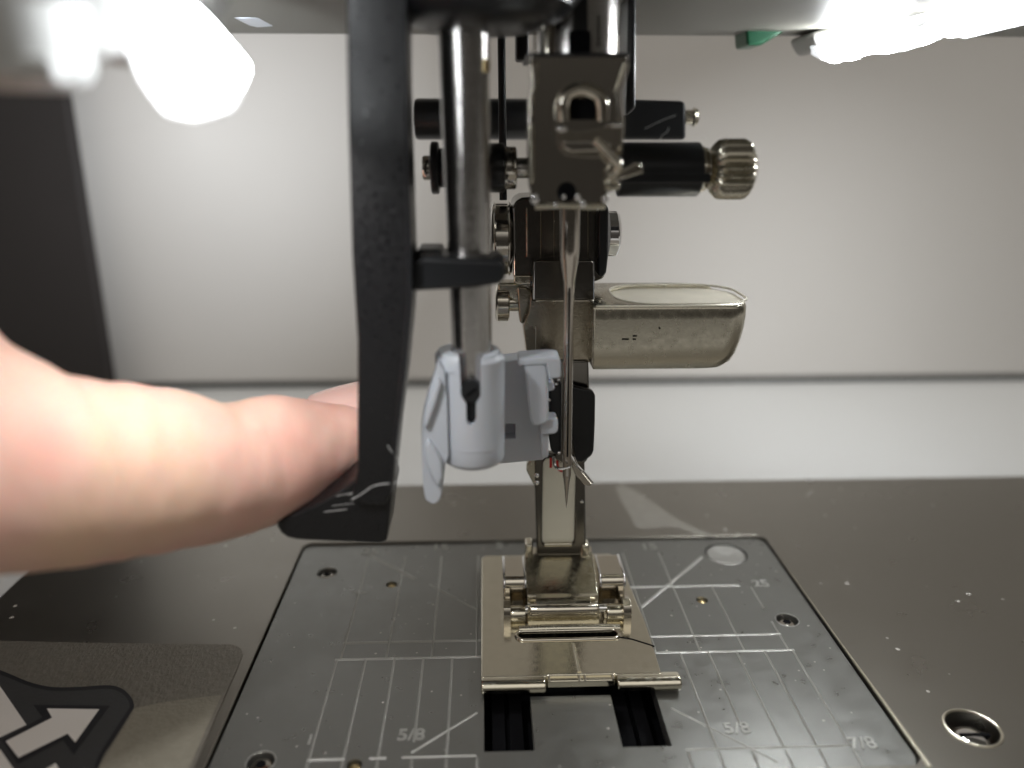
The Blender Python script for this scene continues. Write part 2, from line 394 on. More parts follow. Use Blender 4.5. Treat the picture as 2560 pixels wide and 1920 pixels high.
# ------------------------------------------------------------------ grainy sticker with the arrow print
st = thing('arrow_sticker', G(250, 1800, .4), 'grainy sticker printed with a white arrow on dark grey, stuck to the bed', 'sticker')
zs = .4
def flat(px, z, th=.02): return prism([G(x, y, z) for x, y in px], (0, 0, -th))
edge = [(-300, 1592), (0, 1602), (200, 1606), (400, 1609), (575, 1611), (592, 1614), (603, 1622), (606, 1636), (600, 1655), (540, 1790), (480, 1930), (430, 2100), (-500, 2100)]
obj('film', flat(edge, zs + .10, .10), 'film', st)
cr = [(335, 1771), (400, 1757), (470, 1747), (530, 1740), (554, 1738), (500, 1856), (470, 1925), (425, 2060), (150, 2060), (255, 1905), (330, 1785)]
obj('sheen_patch', flat(cr, zs + .112, .008), 'film_sheen', st)  # reflection on the film, laid on as a paler patch
def curve_px(pts, k=5): return [(v.x, v.y) for v in smoothpath([Vector((x, y, 0)) for x, y in pts], k)]
sh = curve_px([(-200, 1600), (0, 1675), (63, 1701), (104, 1713), (142, 1718), (200, 1717), (269, 1713), (304, 1721), (327, 1742), (335, 1764), (326, 1783), (278, 1859), (253, 1900), (225, 1990)]) + [(200, 2060), (-400, 2060)]
obj('print_outline', flat(sh, zs + .124, .008), 'ink2', st)
sh2 = curve_px([(-200, 1612), (0, 1686), (60, 1710), (104, 1723), (142, 1727), (200, 1726), (266, 1722), (296, 1728), (316, 1744), (324, 1764), (316, 1780), (268, 1854), (242, 1900), (215, 1990)]) + [(190, 2060), (-400, 2060)]
obj('print_ground', flat(sh2, zs + .136, .008), 'ink', st)
for nm, pts, mm, dz in (('white_band', [(0, 1715), (66, 1812), (0, 1843), (-120, 1905), (-220, 1700), (-60, 1630)], 'inkwhite', .148),
                        ('white_band', [(0, 1873), (36, 1925), (70, 2000), (-200, 2020), (-150, 1905)], 'inkwhite', .148),
                        ('white_band', [(108, 1926), (139, 1908), (170, 1960), (140, 2000)], 'inkwhite', .148),
                        ('arrow_outline', [(83, 1762), (275, 1764), (184, 1886), (158, 1850), (44, 1910), (4, 1850), (106, 1793)], 'ink2', .156),
                        ('arrow', [(117, 1771), (248, 1773), (188, 1856), (169, 1834), (46, 1894), (14, 1853), (130, 1794)], 'inkwhite', .166)):
    obj(nm, flat(pts, zs + dz, .008), mm, st)

# ------------------------------------------------------------------ presser foot
ZF = 1.75
ft = thing('presser_foot', (0, -4, .3), 'worn nickel presser foot clipped below the shank, standing on the needle plate', 'presser foot')
yF, yR_ = G(1400, 1704, ZF).y, G(1400, 1390, ZF).y
xl, xr = G(1202, 1640, ZF).x, G(1640, 1640, ZF).x
xtl, xtr = G(1202, 1704, ZF).x, G(1708, 1704, ZF).x
xa, xb = G(1366, 1704, ZF).x, G(1545, 1704, ZF).x
base = new()
out = [(xl, yR_), (xl + .6, yR_ + .5), (xr - 1.6, yR_ + .5), (xr - .6, yR_ - 1.0), (xr + .1, -5.6), (xr + .1, -9.8), (xr, yF + 1.2), (xr, yF + .9), (xb, yF + .9), (xb - .3, yF + 1.1), (xa + .4, yF + 1.1), (xa + .1, yF + .9), (xl, yF + .9)]
base = prism([(x, y, ZF) for x, y in out], (0, 0, -1.2))
fb = obj('base_plate', base, 'nickel_gold', ft, bevel=.28, seg=4)
sy = G(1410, 1588, ZF).y
cut(fb, [prism(stadium(.2, sy, 5.6, .62, .6, 4), (0, 0, -6)), box(-2.9, -2.2, yF - 1, yF + .55, -2, 5)])
obj('needle_slot_lip', tube([Vector((v.x, v.y, ZF + .02)) for v in stadium(.2, sy, 5.75, .85, .84, 0, 6)], .24, 10, closed=True), 'nickel', ft)
obj('slot_shoulder', tube([(-5.2, sy + 1.15, ZF), (-2, sy + 1.2, ZF + .05), (2, sy + 1.2, ZF + .05), (6.2, sy + 1.1, ZF)], .5, 14), 'nickel_satin', ft)
# toes: rounded, turned-up front edges
def toe(x0, x1):
    prof = []
    for a in range(-90, 100, 20): prof.append((yF + .65 - 1.0 * math.cos(R(a)), .95 + .78 * math.sin(R(a)) + .05))
    pts = [Vector((x0, y, z)) for y, z in prof] + [Vector((x0, yF + 1.6, 1.52)), Vector((x0, yF + 1.6, .42))]
    return obj('toe', prism(pts, (x1 - x0, 0, 0)), 'nickel_gold', ft, bevel=.25, seg=3, angle=50)
toe(xtl, xa); toe(xb, xtr)
cb = obj('front_bar', box(xa + .1, xb - .1, yF + .5, yF + 1.5, .5, 1.45), 'nickel_gold', ft, bevel=.2)
for x in (xa + .35, .65, 1.25, xb - .35): obj('rib', tube([(x, yF + .5, 1.47), (x, yF + 1.6, 1.62)], .13, 8), 'nickel', ft)
obj('centre_ridge', tube([(.75, yF + 1.4, ZF - .03), (.7, yF + 3.2, ZF), (.6, sy - 1.7, ZF - .06)], .24, 10), 'nickel_gold', ft)
obj('side_seam', tube([G(1548, 1593, ZF), G(1580, 1598, ZF), G(1625, 1612, ZF), G(1636, 1616, ZF)], .085, 8), 'pit', ft)
# middle block that grips the shank
yb = G(1410, 1556, ZF).y
zf = P(1410, 1506, yb).z
x0, x1 = P(1320, 1500, yb).x, P(1500, 1500, yb).x
pr = [(yb, ZF - .2), (yb - .02, zf - 1.2), (yb + .25, zf - .45), (yb + .9, zf), (yb + 1.8, zf + .12), (1.0, P(1410, 1386, 1.0).z), (2.6, P(1410, 1386, 1.0).z + .2), (3.2, 4.8), (3.2, ZF - .2)]
blk = obj('grip_block', prism([Vector((x0, y, z)) for y, z in pr], (x1 - x0, 0, 0)), 'nickel_gold', ft, bevel=.3, seg=3)
cut(blk, [box(x0 - 1, x0 + .95, yb + .2, yb + 1.3, zf - 1.3, 12), box(x1 - .95, x1 + 1, yb + .2, yb + 1.3, zf - 1.3, 12)])
zt = P(1410, 1386, 1.0).z
obj('lip_roll', cyl((x0 + .2, yb + .35, zf - 1.15), (x1 - .2, yb + .35, zf - 1.15), .72, 24, ch=.2), 'nickel', ft)
# two cheeks beside the shank, at the back of the block
obj('cheek', box(x0, x0 + .95, .6, 2.6, zt - .5, zt + 1.6), 'nickel_gold', ft, bevel=.3)
obj('cheek', box(x1 - 1.5, x1 - .4, .6, 2.6, zt - .5, zt + 1.5), 'nickel_gold', ft, bevel=.5)
def ear(px0, px1, flip):
    xa_, xb_ = G(px0, 1430, 5.0).x, G(px1, 1430, 5.0).x
    yt0, yt1 = G(1400, 1392, 5.4).y, G(1400, 1460, 5.0).y
    e = obj('hinge_ear', prism([Vector((xa_, y, z)) for y, z in ((yt0, 1.4), (yt0, 5.5), (yt0 - .5, 5.9), (yt1 + .7, 5.7), (yt1 + .15, 5.3), (yt1, 4.6), (yt1 + .4, 3.4), (yt1 + .4, 1.4))], (xb_ - xa_, 0, 0)), 'nickel', ft, bevel=.5, seg=4)
    for xe in (xa_ + .12, xb_ - .12):
        obj('folded_edge', tube([(xe, yt0 - .6, 5.85), (xe, yt1 + .8, 5.68), (xe, yt1 + .15, 5.2), (xe, yt1 + .05, 4.6)], .17, 10), 'chrome', ft)
    # thin outer flange carrying the pin
    t0, t1 = (xa_ - .05, xa_ + .75) if flip else (xb_ - .75, xb_ + .15)
    yq = yb - .1
    obj('flange', prism([Vector((t0, y, z)) for y, z in ((yt1 + .8, 1.4), (yt1 + .8, 3.9), (yt1 - 1.4, 3.7), (yt1 - 2.0, 3.5), (yq + 1.9, 3.9), (yq + .9, 4.25), (yq - .1, 3.9), (yq - .6, 3.0), (yq - .6, 1.4))], (t1 - t0, 0, 0)), 'nickel', ft, bevel=.22)
    obj('spring_end', box(xa_ + (.8 if flip else .2), xb_ - (.2 if flip else .8), yt1 - 2.4, yt1 - .3, 1.7, 3.2), 'blacksteel', ft, bevel=.25)
    obj('roller', cyl((xa_ + .5, yq + .75, 2.55), (xb_ - .2, yq + .75, 2.55), .95, 24, ch=.2), 'nickel_gold', ft)
ear(1257, 1313, True); ear(1492, 1556, False)
obj('hinge_pin', cyl((G(1262, 1510, 3).x, yb + 1.0, 2.9), (G(1556, 1510, 3).x, yb + 1.0, 2.9), .5, 20), 'chrome', ft)

# ------------------------------------------------------------------ shank of the foot with the pale inset
sk = thing('foot_shank', P(1400, 1388, 1.0), 'dark upright shank with a pale inset and a red number, behind the needle tip', 'shank')
o1 = [(1336, 1150), (1345, 1142), (1452, 1142), (1462, 1152), (1466, 1388), (1343, 1388)]
sf = obj('frame', fprism(o1, 1.0, 3.2), 'shank_steel', sk, bevel=.25)
w0, w1, wz0, wz1 = P(1356, 1300, 1).x, P(1437, 1300, 1).x, P(1400, 1362, 1).z, P(1400, 1150, 1).z
def rrect_xz(x0, x1, z0, z1, r, y, n=5):
    return [Vector((v.x, y, v.y)) for v in stadium((x0 + x1) / 2, (z0 + z1) / 2, (x1 - x0) / 2, (z1 - z0) / 2, r, 0, n)]
cut(sf, [prism(rrect_xz(w0, w1, wz0, wz1 + 2, .7, -2), (0, 3.9, 0))])
obj('inset', [bm_ for bm_ in [prism(rrect_xz(w0 + .02, w1 - .02, wz0 + .02, wz1, .65, 1.3), (0, .35, 0))]][0], 'pale', sk)
obj('inset_sill', tube([(w0 + .3, 1.05, wz0 + .05), (w1 - .3, 1.05, wz0 + .05)], .28, 10), 'nickel_gold', sk)
# red "10" printed at the top of the inset
zr0, zr1 = P(1400, 1180, 1.8).z, P(1400, 1142, 1.8).z
xr1, xr2 = P(1376, 1160, 1.8).x, P(1405, 1160, 1.8).x
obj('red_one', box(xr1 - .15, xr1 + .15, 1.22, 1.29, zr0 + .8, zr1 + .1), 'red', sk)
obj('red_zero', tube([Vector((xr2 + .62 * math.cos(a), 1.26, (zr0 + zr1) / 2 + .35 + .95 * math.sin(a))) for a in [2 * math.pi * k / 24 for k in range(24)]], .17, 8, closed=True), 'red', sk)
col_ = [(1384, 900), (1472, 900), (1474, 975), (1470, 1150), (1462, 1160), (1405, 1160), (1388, 1150)]
obj('upper_stem', fprism(col_, .6, 3.4), 'shank_steel', sk, bevel=.3)
sp = [(1430, 965), (1452, 970), (1480, 976), (1489, 988), (1488, 1060), (1485, 1128), (1480, 1140), (1456, 1158), (1440, 1156), (1432, 1100), (1420, 1040)]
obj('side_plate', fprism(sp, -.8, .2), 'black_smooth', sk, bevel=.3)
lp = [(1318, 1162), (1326, 1150), (1345, 1148), (1350, 1200), (1346, 1250), (1336, 1216), (1322, 1190), (1315, 1175)]
obj('release_tab', fprism(lp, 1.2, 2.4), 'nickel_satin', sk, bevel=.25)
for q in (1188, 1206): obj('rivet', lathe(P(1342, q, 1.1), (0, -1, 0), [(-.3, .3), (.1, .3), (.25, .15), (.28, .01)], 14), 'chrome', sk)
obj('stud', lathe(P(1455, 1253, 1.0), (0, -1, 0), [(-.2, .22), (.12, .2), (.2, .01)], 12), 'chrome', sk)

# ------------------------------------------------------------------ presser bar holder, screws and the lift lug
hd = thing('presser_bar_holder', P(1400, 905, 2), 'polished dark metal holder gripping the presser bar, above the shank', 'holder')
obj('clamp_block', fprism([(1284, 698), (1280, 525), (1288, 503), (1305, 494), (1330, 492), (1500, 492), (1512, 500), (1512, 695), (1490, 704)], 3.0, 11), 'shank_steel', hd, bevel=.55)
obj('clamp_seam', tube([P(1317, 520, 2.98), P(1318, 640, 2.98)], .12, 8), 'nickel', hd)
obj('clamp_foot', fprism([(1284, 688), (1330, 688), (1330, 712), (1296, 714), (1284, 706)], 2.6, 8), 'nickel_gold', hd, bevel=.2)
sp2 = [(1498, 520), (1514, 508), (1522, 520), (1521, 640), (1516, 684), (1506, 694), (1496, 690)]
obj('side_cheek', fprism(sp2, 1.0, 10), 'black_smooth', hd, bevel=.35)
obj('front_block', fprism([(1333, 752), (1332, 660), (1340, 650), (1478, 650), (1486, 658), (1487, 752)], .2, 8), 'shank_steel', hd, bevel=.32)
obj('lower_body', fprism([(1328, 728), (1332, 750), (1487, 750), (1485, 815), (1478, 907), (1320, 907), (1308, 815), (1322, 780)], .9, 7), 'holder_steel', hd, bevel=.3)
obj('left_wing', fprism([(1292, 716), (1318, 718), (1330, 730), (1326, 770), (1308, 812), (1299, 806), (1295, 760)], 2.4, 8), 'holder_steel', hd, bevel=.35)
obj('edge_line', tube([P(1340, 815, .85), P(1339, 906, .85)], .10, 6), 'nickel', hd)
obj('corner_bead', tube([P(1497, 640, 2.0), P(1502, 660, 1.8), P(1500, 690, 1.8)], .3, 10), 'nickel_gold', hd)
c0 = P(1226, 598, 6.0); c1 = P(1279, 598, 6.0)
ts = obj('clamp_screw', lathe(c0, (1, 0, 0), [(0, 3.5), (.25, 4.05), (.45, 4.2), (.6, 4.0), (.8, 4.0), (c1.x - c0.x - .5, 4.0), (c1.x - c0.x - .3, 4.2), (c1.x - c0.x, 3.8)], 56), 'blacksteel', hd)
obj('screw_slot', box(c0.x - .05, c0.x + .4, 5.4, 6.6, c0.z - 3.4, c0.z + 3.4), 'pit', ts)
c0 = P(1238, 757, 4.5)
obj('small_bolt', lathe(c0, (1, 0, 0), [(0, 1.8), (.25, 2.15), (1.45, 2.15), (1.6, 1.9), (1.62, 1.0), (2.6, 1.0)], 36), 'nickel', hd)
obj('bolt_yoke', fprism([(1244, 708), (1300, 708), (1308, 728), (1300, 760), (1278, 748), (1244, 740)], 3.2, 6), 'nickel_satin', hd, bevel=.3)
c0 = P(1518, 585, 5.5)
obj('right_knob', lathe(c0, (1, 0, 0), [(0, 2.55), (.9, 2.55), (1.2, 2.3), (1.4, 1.6)], 40), 'chrome', hd)
# lift lug: slices from bottom to top; right side swells out towards the top
yl0, yl1 = -3.5, 10.5
zt_, zb_ = P(1600, 765, yl0).z, P(1600, 929, yl0).z
xL = P(1481, 850, yl0).x
bm = new(); rings = []
levels = [(929, 1800, .9), (924, 1822, .4), (912, 1838, .15), (891, 1852, 0), (860, 1864, 0), (830, 1873, 0), (800, 1878, 0), (775, 1880, 0), (767, 1878, .12), (764, 1874, .3)]
for py, pxr, ins in levels:
    z = P(1600, py, yl0).z; xR = P(pxr, py, yl0).x
    ring = [(xL + ins * .5, yl0 + ins), (xR - 2.2, yl0 + ins)]
    for k in range(1, 7):
        a = R(-90 + 15 * k); ring.append((xR - 2.2 + (2.2) * math.cos(a), yl0 + ins + 2.2 + 2.2 * math.sin(a)))
    for k in range(0, 7):
        a = R(15 * k); ring.append((xR - 5.5 + 5.5 * math.cos(a), yl1 - 5.5 + 5.5 * math.sin(a) - ins))
    ring += [(xL + ins * .5, yl1 - ins)]
    rings.append([bm.verts.new((x, y, z)) for x, y in ring])
for a, b in zip(rings, rings[1:]):
    n = len(a)
    for k in range(n): bm.faces.new((a[k], a[(k + 1) % n], b[(k + 1) % n], b[k]))
bm.faces.new(rings[0]); bm.faces.new(rings[-1][::-1])
lug = obj('lift_lug', bm, 'nickel_satin', hd)
q0, q1 = G(1533, 740, zt_), G(1868, 745, zt_)
rx0, rx1 = q0.x, q1.x
ry0, ry1 = G(1700, 761, zt_).y, G(1700, 712, zt_).y
cut(lug, [prism(stadium((rx0 + rx1) / 2, (ry0 + ry1) / 2, (rx1 - rx0) / 2, (ry1 - ry0) / 2, 4.2, zt_ + 2), (0, 0, -2.6))])
rec = stadium((rx0 + rx1) / 2, (ry0 + ry1) / 2, (rx1 - rx0) / 2 - .05, (ry1 - ry0) / 2 - .05, 4.15, zt_ - .45)
obj('recess_floor', prism(rec, (0, 0, .05)), 'nickel_bright', lug)
obj('recess_rim', tube([Vector((v.x, v.y, zt_ + .0)) for v in stadium((rx0 + rx1) / 2, (ry0 + ry1) / 2, (rx1 - rx0) / 2, (ry1 - ry0) / 2, 4.2, 0)], .14, 8, closed=True), 'nickel_bright', lug)
for a, b in (((1555, 848), (1572, 848)), ((1582, 848), (1590, 848)), ((1582, 840), (1592, 840)), ((1648, 818), (1650, 822))):
    obj('pit_mark', tube([P(*a, yl0 - .02), P(*b, yl0 - .02)], .09, 6), 'pit', lug)

fe = tube([(xL + .3, yl0 + .12, zt_ - .06), (P(1700, 765, yl0).x, yl0 + .1, zt_ - .06), (P(1835, 765, yl0).x, yl0 + .15, zt_ - .05), (P(1862, 762, yl0).x, yl0 + .9, zt_ - .04), (P(1874, 760, yl0).x, yl0 + 2.2, zt_ - .03)], .15, 8)
obj('edge_highlight', fe, 'nickel_bright', lug)  # brighter metal strip for the highlight along the lug edge
obj('edge_highlight', tube([(xL + .15, yl0 + .05, zb_ + .6), (xL + .12, yl0 + .05, zt_ - .3)], .12, 8), 'nickel', lug)
for q_ in ((1336, 655, 1334, 748), (1484, 655, 1485, 748)):
    obj('edge_highlight', tube([P(q_[0], q_[1], .22), P(q_[2], q_[3], .22)], .085, 8), 'chrome', hd)  # rim highlights of the block painted in as bright metal strips
obj('edge_highlight', tube([P(1340, 752, .5), P(1484, 752, .5)], .08, 8), 'nickel', hd)
obj('edge_highlight', tube([P(1285, 520, 3.0), P(1287, 690, 3.0)], .12, 8), 'chrome', hd)
for x_ in (1352, 1385, 1470): obj('groove_edge', tube([P(x_, 525, 2.95), P(x_, 645, 2.95)], .07, 6), 'holder_steel', hd)
# presser bar behind
pbx = P(1410, 300, 8).x
pb = obj('presser_bar', cyl((pbx, 7.5, 40), (pbx, 7.5, 78), 3.0, 36), 'steel')
tag(pb, 'round steel presser bar behind the needle clamp, rising into the head', 'metal bar')

# ------------------------------------------------------------------ needle bar, needle clamp
NY = -8.0
nb = thing('needle_bar', P(1440, 133, NY), 'bright cylindrical needle bar with a black slot, above the needle clamp', 'needle bar')
nx = P(1443, 100, NY).x
zc = P(1440, 133, NY - 3).z
obj('bar', cyl((nx, NY, zc - .5), (nx, NY, 80), 3.55, 56), 'steel', nb)
obj('slot', fprism([(1424, 134), (1424, 80), (1428, 76), (1474, 76), (1478, 80), (1478, 134)], NY - 3.75, NY - 2.6), 'pit', nb, bevel=.1)
obj('slot_channel', fprism([(1432, 76), (1432, -60), (1470, -60), (1470, 76)], NY - 3.62, NY - 2.6), 'black_smooth', nb)
for py in (110, 96, 82, 70, 58, 45): obj('stamped_mark', lathe(P(1497, py, NY - 3.3), (0, 1, 0), [(0, .14), (.3, .14)], 8), 'pit', nb)
for a, b in ((1337, .12), (1368, .3)): obj('guide_wire', tube([P(a, 132, NY - 2.6), P(a, -40, NY - 2.6)], b, 8), 'nickel', nb)

ncl = thing('needle_clamp', P(1440, 520, NY - 2), 'polished dark needle clamp at the foot of the needle bar, with thread hook', 'needle clamp')
YC = NY - 5.2
front = [(1320, 136), (1573, 136), (1568, 165), (1556, 195), (1546, 222), (1548, 260), (1554, 298), (1550, 392), (1530, 398), (1517, 440), (1520, 505), (1512, 517), (1345, 519), (1330, 506), (1322, 462), (1319, 380), (1318, 285), (1326, 235), (1334, 190), (1332, 160)]
obj('clamp_front', fprism(front, YC, YC + 1.6), 'blacksteel', ncl, bevel=.42, seg=4)
obj('clamp_core', fprism([(1340, 140), (1540, 140), (1540, 480), (1340, 500)], YC + 1.5, NY + 4.5), 'blacksteel', ncl, bevel=.5)
obj('clamp_top', fprism([(1318, 131), (1576, 131), (1576, 142), (1318, 142)], YC - .25, NY + 3), 'black_smooth', ncl, bevel=.15)
obj('side_rail', fprism([(1322, 150), (1347, 150), (1348, 190), (1338, 240), (1334, 290), (1320, 290), (1319, 250), (1328, 210)], YC - .28, YC + .6), 'nickel', ncl, bevel=.28)
obj('side_rail', fprism([(1320, 306), (1335, 306), (1338, 420), (1335, 460), (1322, 460)], YC - .22, YC + .6), 'nickel_satin', ncl, bevel=.24)
obj('right_rail', tube([P(1566, 158, YC - .1), P(1552, 205, YC - .1), P(1545, 232, YC - .1), P(1549, 275, YC - .1), P(1552, 310, YC - .1), P(1549, 390, YC - .1)], .28, 8), 'nickel', ncl)
arch = smoothpath([P(1409, 300, YC - .6), P(1408, 258, YC - .8), P(1420, 236, YC - .8), P(1450, 224, YC - .8), P(1482, 232, YC - .8), P(1502, 252, YC - .8), P(1506, 300, YC - .6)], 5)
obj('thread_arch', tube(arch, .62, 14), 'nickel', ncl)
obj('window', fprism([(1420, 300), (1420, 262), (1430, 245), (1480, 245), (1488, 262), (1490, 300)], YC - .06, YC + .4), 'pit', ncl, bevel=.1)
def blob(c, r, name, m, parent, n=24):
    bm = new(); bmesh.ops.create_uvsphere(bm, u_segments=n, v_segments=n // 2, radius=1)
    bmesh.ops.scale(bm, verts=bm.verts[:], vec=r); bmesh.ops.translate(bm, verts=bm.verts[:], vec=c); return obj(name, bm, m, parent)
tabp = smoothpath([P(1398, 322, YC - .2), P(1440, 340, YC - 1.0), P(1490, 338, YC - 1.1), P(1545, 316, YC - .2)], 6)
obj('guide_tab', prism([P(x, y, YC - 1.0) for x, y in curve_px([(1390, 314), (1402, 318), (1440, 330), (1500, 322), (1548, 312), (1552, 330), (1545, 375), (1505, 393), (1440, 392), (1405, 380), (1393, 350)], 4)], (0, 1.2, 0)), 'nickel', ncl, bevel=.5, seg=4)
blob(P(1405, 322, YC - 1.2), (.5, .4, .3), 'guide_bead', 'chrome', ncl)
blob(P(1540, 313, YC - 1.2), (.55, .35, .2), 'guide_bead', 'chrome', ncl)
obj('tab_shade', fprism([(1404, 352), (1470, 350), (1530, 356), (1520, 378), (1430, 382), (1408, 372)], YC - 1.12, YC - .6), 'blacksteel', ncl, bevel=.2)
obj('needle_hole', lathe(P(1417, 480, YC - .06), (0, 1, 0), [(0, .85), (.6, .85)], 24), 'pit', ncl)
for q in ((1410, 492, .22), (1444, 493, .28), (1457, 510, .33), (1513, 499, .3), (1337, 497, .42), (1389, 512, .2)):
    blob(P(q[0], q[1], YC - .35), (q[2], q[2] * .6, q[2] * 1.2), 'solder_bead', 'chrome', ncl, 14)
obj('lower_lip', tube([P(1338, 517, YC + .2), P(1400, 514, YC - .1), P(1470, 517, YC - .1), P(1512, 515, YC + .2)], .3, 10), 'nickel_satin', ncl)
hook = [(1518, 440), (1528, 430), (1560, 424), (1588, 407), (1604, 410), (1609, 432), (1600, 434), (1570, 444), (1535, 452), (1520, 448)]
obj('thread_hook', fprism(hook, YC - 1.4, YC - .6), 'nickel', ncl, bevel=.25)
obj('thread_hook', tube(smoothpath([P(1490, 352, YC - 1.2), P(1510, 372, YC - 1.4), P(1530, 395, YC - 1.5), P(1545, 412, YC - 1.4), P(1540, 430, YC - 1.2), P(1522, 440, YC - 1.2)], 5), .42, 10), 'nickel', ncl)
obj('hook_root', fprism([(1520, 445), (1550, 455), (1553, 470), (1530, 480), (1516, 470)], YC - .9, YC + .4), 'nickel_satin', ncl, bevel=.25)
# clamp screw with black sleeve and knurled knob
ky = -7.0
k0 = P(1545, 424, ky); k1 = P(1745, 424, ky); kr = 66 / SC(k1)
obj('sleeve', cyl(k0, (k1.x, k0.y, k0.z), kr, 40, ch=.15), 'black_smooth', ncl)
obj('sleeve_step', box(k0.x, k1.x + .6, ky - kr - .02, ky - kr + 1.2, k0.z - 1.1, k0.z - .25), 'black_smooth', ncl, bevel=.1)
k2 = P(1768, 424, ky)
obj('spring_washer', lathe((k1.x, ky, k0.z), (1, 0, 0), [(0, 1.9), (.1, 2.15), (.35, 2.15), (.45, 1.8), (.55, 2.05), (.75, 2.0), (.85, 1.3), (1.1, 1.3)], 36), 'nickel', ncl)
k3 = P(1880, 424, ky); kc = P(1826, 424, ky); KL = k3.x - k2.x; KR = 74 / SC(kc)
kn = obj('knob', lathe((k2.x, ky, k0.z), (1, 0, 0), [(0, 1.25), (.15, 1.6), (.5, KR * .8), (1.0, KR * .965), (1.3, KR), (KL - 1.0, KR), (KL - .6, KR * .95), (KL - .25, KR * .80), (KL, KR * .6)], 132, teeth=22, depth=.42), 'nickel_satin', ncl)

# needle
nd = thing('needle', P(1415, 1270, NY), 'slim nickel sewing needle hanging point down from the needle clamp', 'needle')
ntop, nsh, nbl, ntip = P(1425, 500, NY), P(1424, 640, NY), P(1416, 1160, NY), P(1416, 1270, NY)
X = lambda z: ntop.x + (ntip.x - ntop.x) * (z - ntop.z) / (ntip.z - ntop.z)
pts, rs = [], []
for z, r in ((ntop.z, .95), (nsh.z + .7, .95), (nsh.z - .1, .90), (nsh.z - 2.6, .52), (nsh.z - 3.6, .50), (nbl.z + 2, .47), (nbl.z, .46), (nbl.z - 1.3, .43), (nbl.z - 1.7, .36), ((nbl.z + ntip.z) / 2, .25), (ntip.z + .6, .09), (ntip.z, .01)):
    pts.append((X(z), NY, z)); rs.append(r)
obj('blade', tube(pts, rs, 28), 'needle_steel', nd)
obj('long_groove', tube([(X(nsh.z - 3), NY - .46, nsh.z - 3), (X(nbl.z + 1), NY - .44, nbl.z + 1)], .10, 8), 'pit', nd)
obj('eye', tube([(X(nbl.z - .2), NY - .36, nbl.z - .1), (X(nbl.z - 1.2), NY - .34, nbl.z - 1.2)], .16, 10), 'chrome', nd)

# ------------------------------------------------------------------ linkage left of the clamp
TY = -14.5
ln = thing('clamp_linkage', P(1270, 420, -3), 'black pivot discs and steel pin crossing behind the left tube', 'linkage')
cy = P(1150, 420, -4.0)
def disc(pa, pb, rr, m, name, Y=-4.0, py=420):
    a, b = P(pa, py, Y), P(pb, py, Y); obj(name, cyl(a, (b.x, a.y, a.z), rr / SC(a), 36, ch=.2), m, ln)
disc(1056, 1082, 30, 'blacksteel', 'pin_head'); disc(1078, 1098, 64, 'black_smooth', 'pivot_disc'); disc(1096, 1250, 48, 'black_smooth', 'pivot_sleeve')
disc(1220, 1262, 60, 'black_smooth', 'pivot_disc'); disc(1255, 1291, 52, 'blacksteel', 'pivot_disc'); disc(1285, 1330, 25, 'steel', 'pin')
rod = obj('guide_rod', cyl(P(1258, 500, 5), P(1252, -60, 5), .42, 16), 'black_smooth'); tag(rod, 'thin dark upright guide rod between the left tube and the needle clamp', 'metal rod')
rod2 = obj('guide_rod', fprism([(1290, 150), (1290, -60), (1322, -60), (1322, 150)], 0, 3), 'black_smooth', bevel=.3); tag(rod2, 'short flat dark bar at the top, just left of the needle bar', 'metal bar')
blk1 = thing('rear_pivot', P(1640, 350, 24), 'black blurred pivot block with a steel pin, above the clamp screw', 'pivot block')
obj('block', fprism([(1548, 350), (1562, 262), (1580, 248), (1712, 252), (1716, 262), (1716, 350)], 20, 27), 'black_smooth', blk1, bevel=1.2)
a = P(1714, 293, 23); obj('pin', lathe(a, (1, 0, 0), [(0, .9), (.8, .9), (1.0, 1.2), (1.5, 1.0), (1.8, .3)], 24), 'nickel_satin', blk1)
a, b = P(1036, 298, 22), P(1330, 298, 22)
rs_ = obj('rear_shaft', cyl(a, (b.x, a.y, a.z), 2.5, 32, ch=.5), 'black_smooth'); tag(rs_, 'black blurred shaft crossing behind the left tube, above the pivot discs', 'shaft')
for pts_, lb_ in (([(1612, 322), (1640, 308), (1668, 296), (1690, 288)], 'faint lint hair slanting over the upper black pivot block'),
                  ([(1650, 352), (1656, 338), (1668, 330), (1672, 318)], 'tiny curled lint hair on top of the black clamp screw sleeve'),
                  ([(1745, 345), (1757, 338), (1768, 350)], 'tiny lint hair beside the washer of the knurled knob')):
    o = obj('lint_thread', tube(smoothpath([P(x, y, -9.5) for x, y in pts_], 5), .022, 6), 'lint'); tag(o, lb_, 'lint thread', 'lint hairs round the clamp screw')
sd = obj('head_strut', fprism([(1572, -60), (1592, -60), (1590, 270), (1566, 290)], -2, 3), 'black_smooth', bevel=.4); tag(sd, 'dark upright strut close to the right side of the needle bar', 'strut')

# ------------------------------------------------------------------ threader: steel tube, grey head
td = thing('needle_threader', P(1180, 1190, TY), 'grey plastic needle threader on the end of the left steel tube', 'needle threader')
ta, tb_ = P(1157, 40, TY), P(1178, 850, TY); tc_ = P(1182, 960, TY)
tdir = (ta - tb_).normalized()
obj('tube', cyl(tc_, ta + tdir * 8, 1.78, 44, r1=2.16), 'steel', td)
obj('tube_slot', tube([P(1212, 180, TY - .9), P(1212, 150, TY - .9)], .45, 10), 'brass', td)
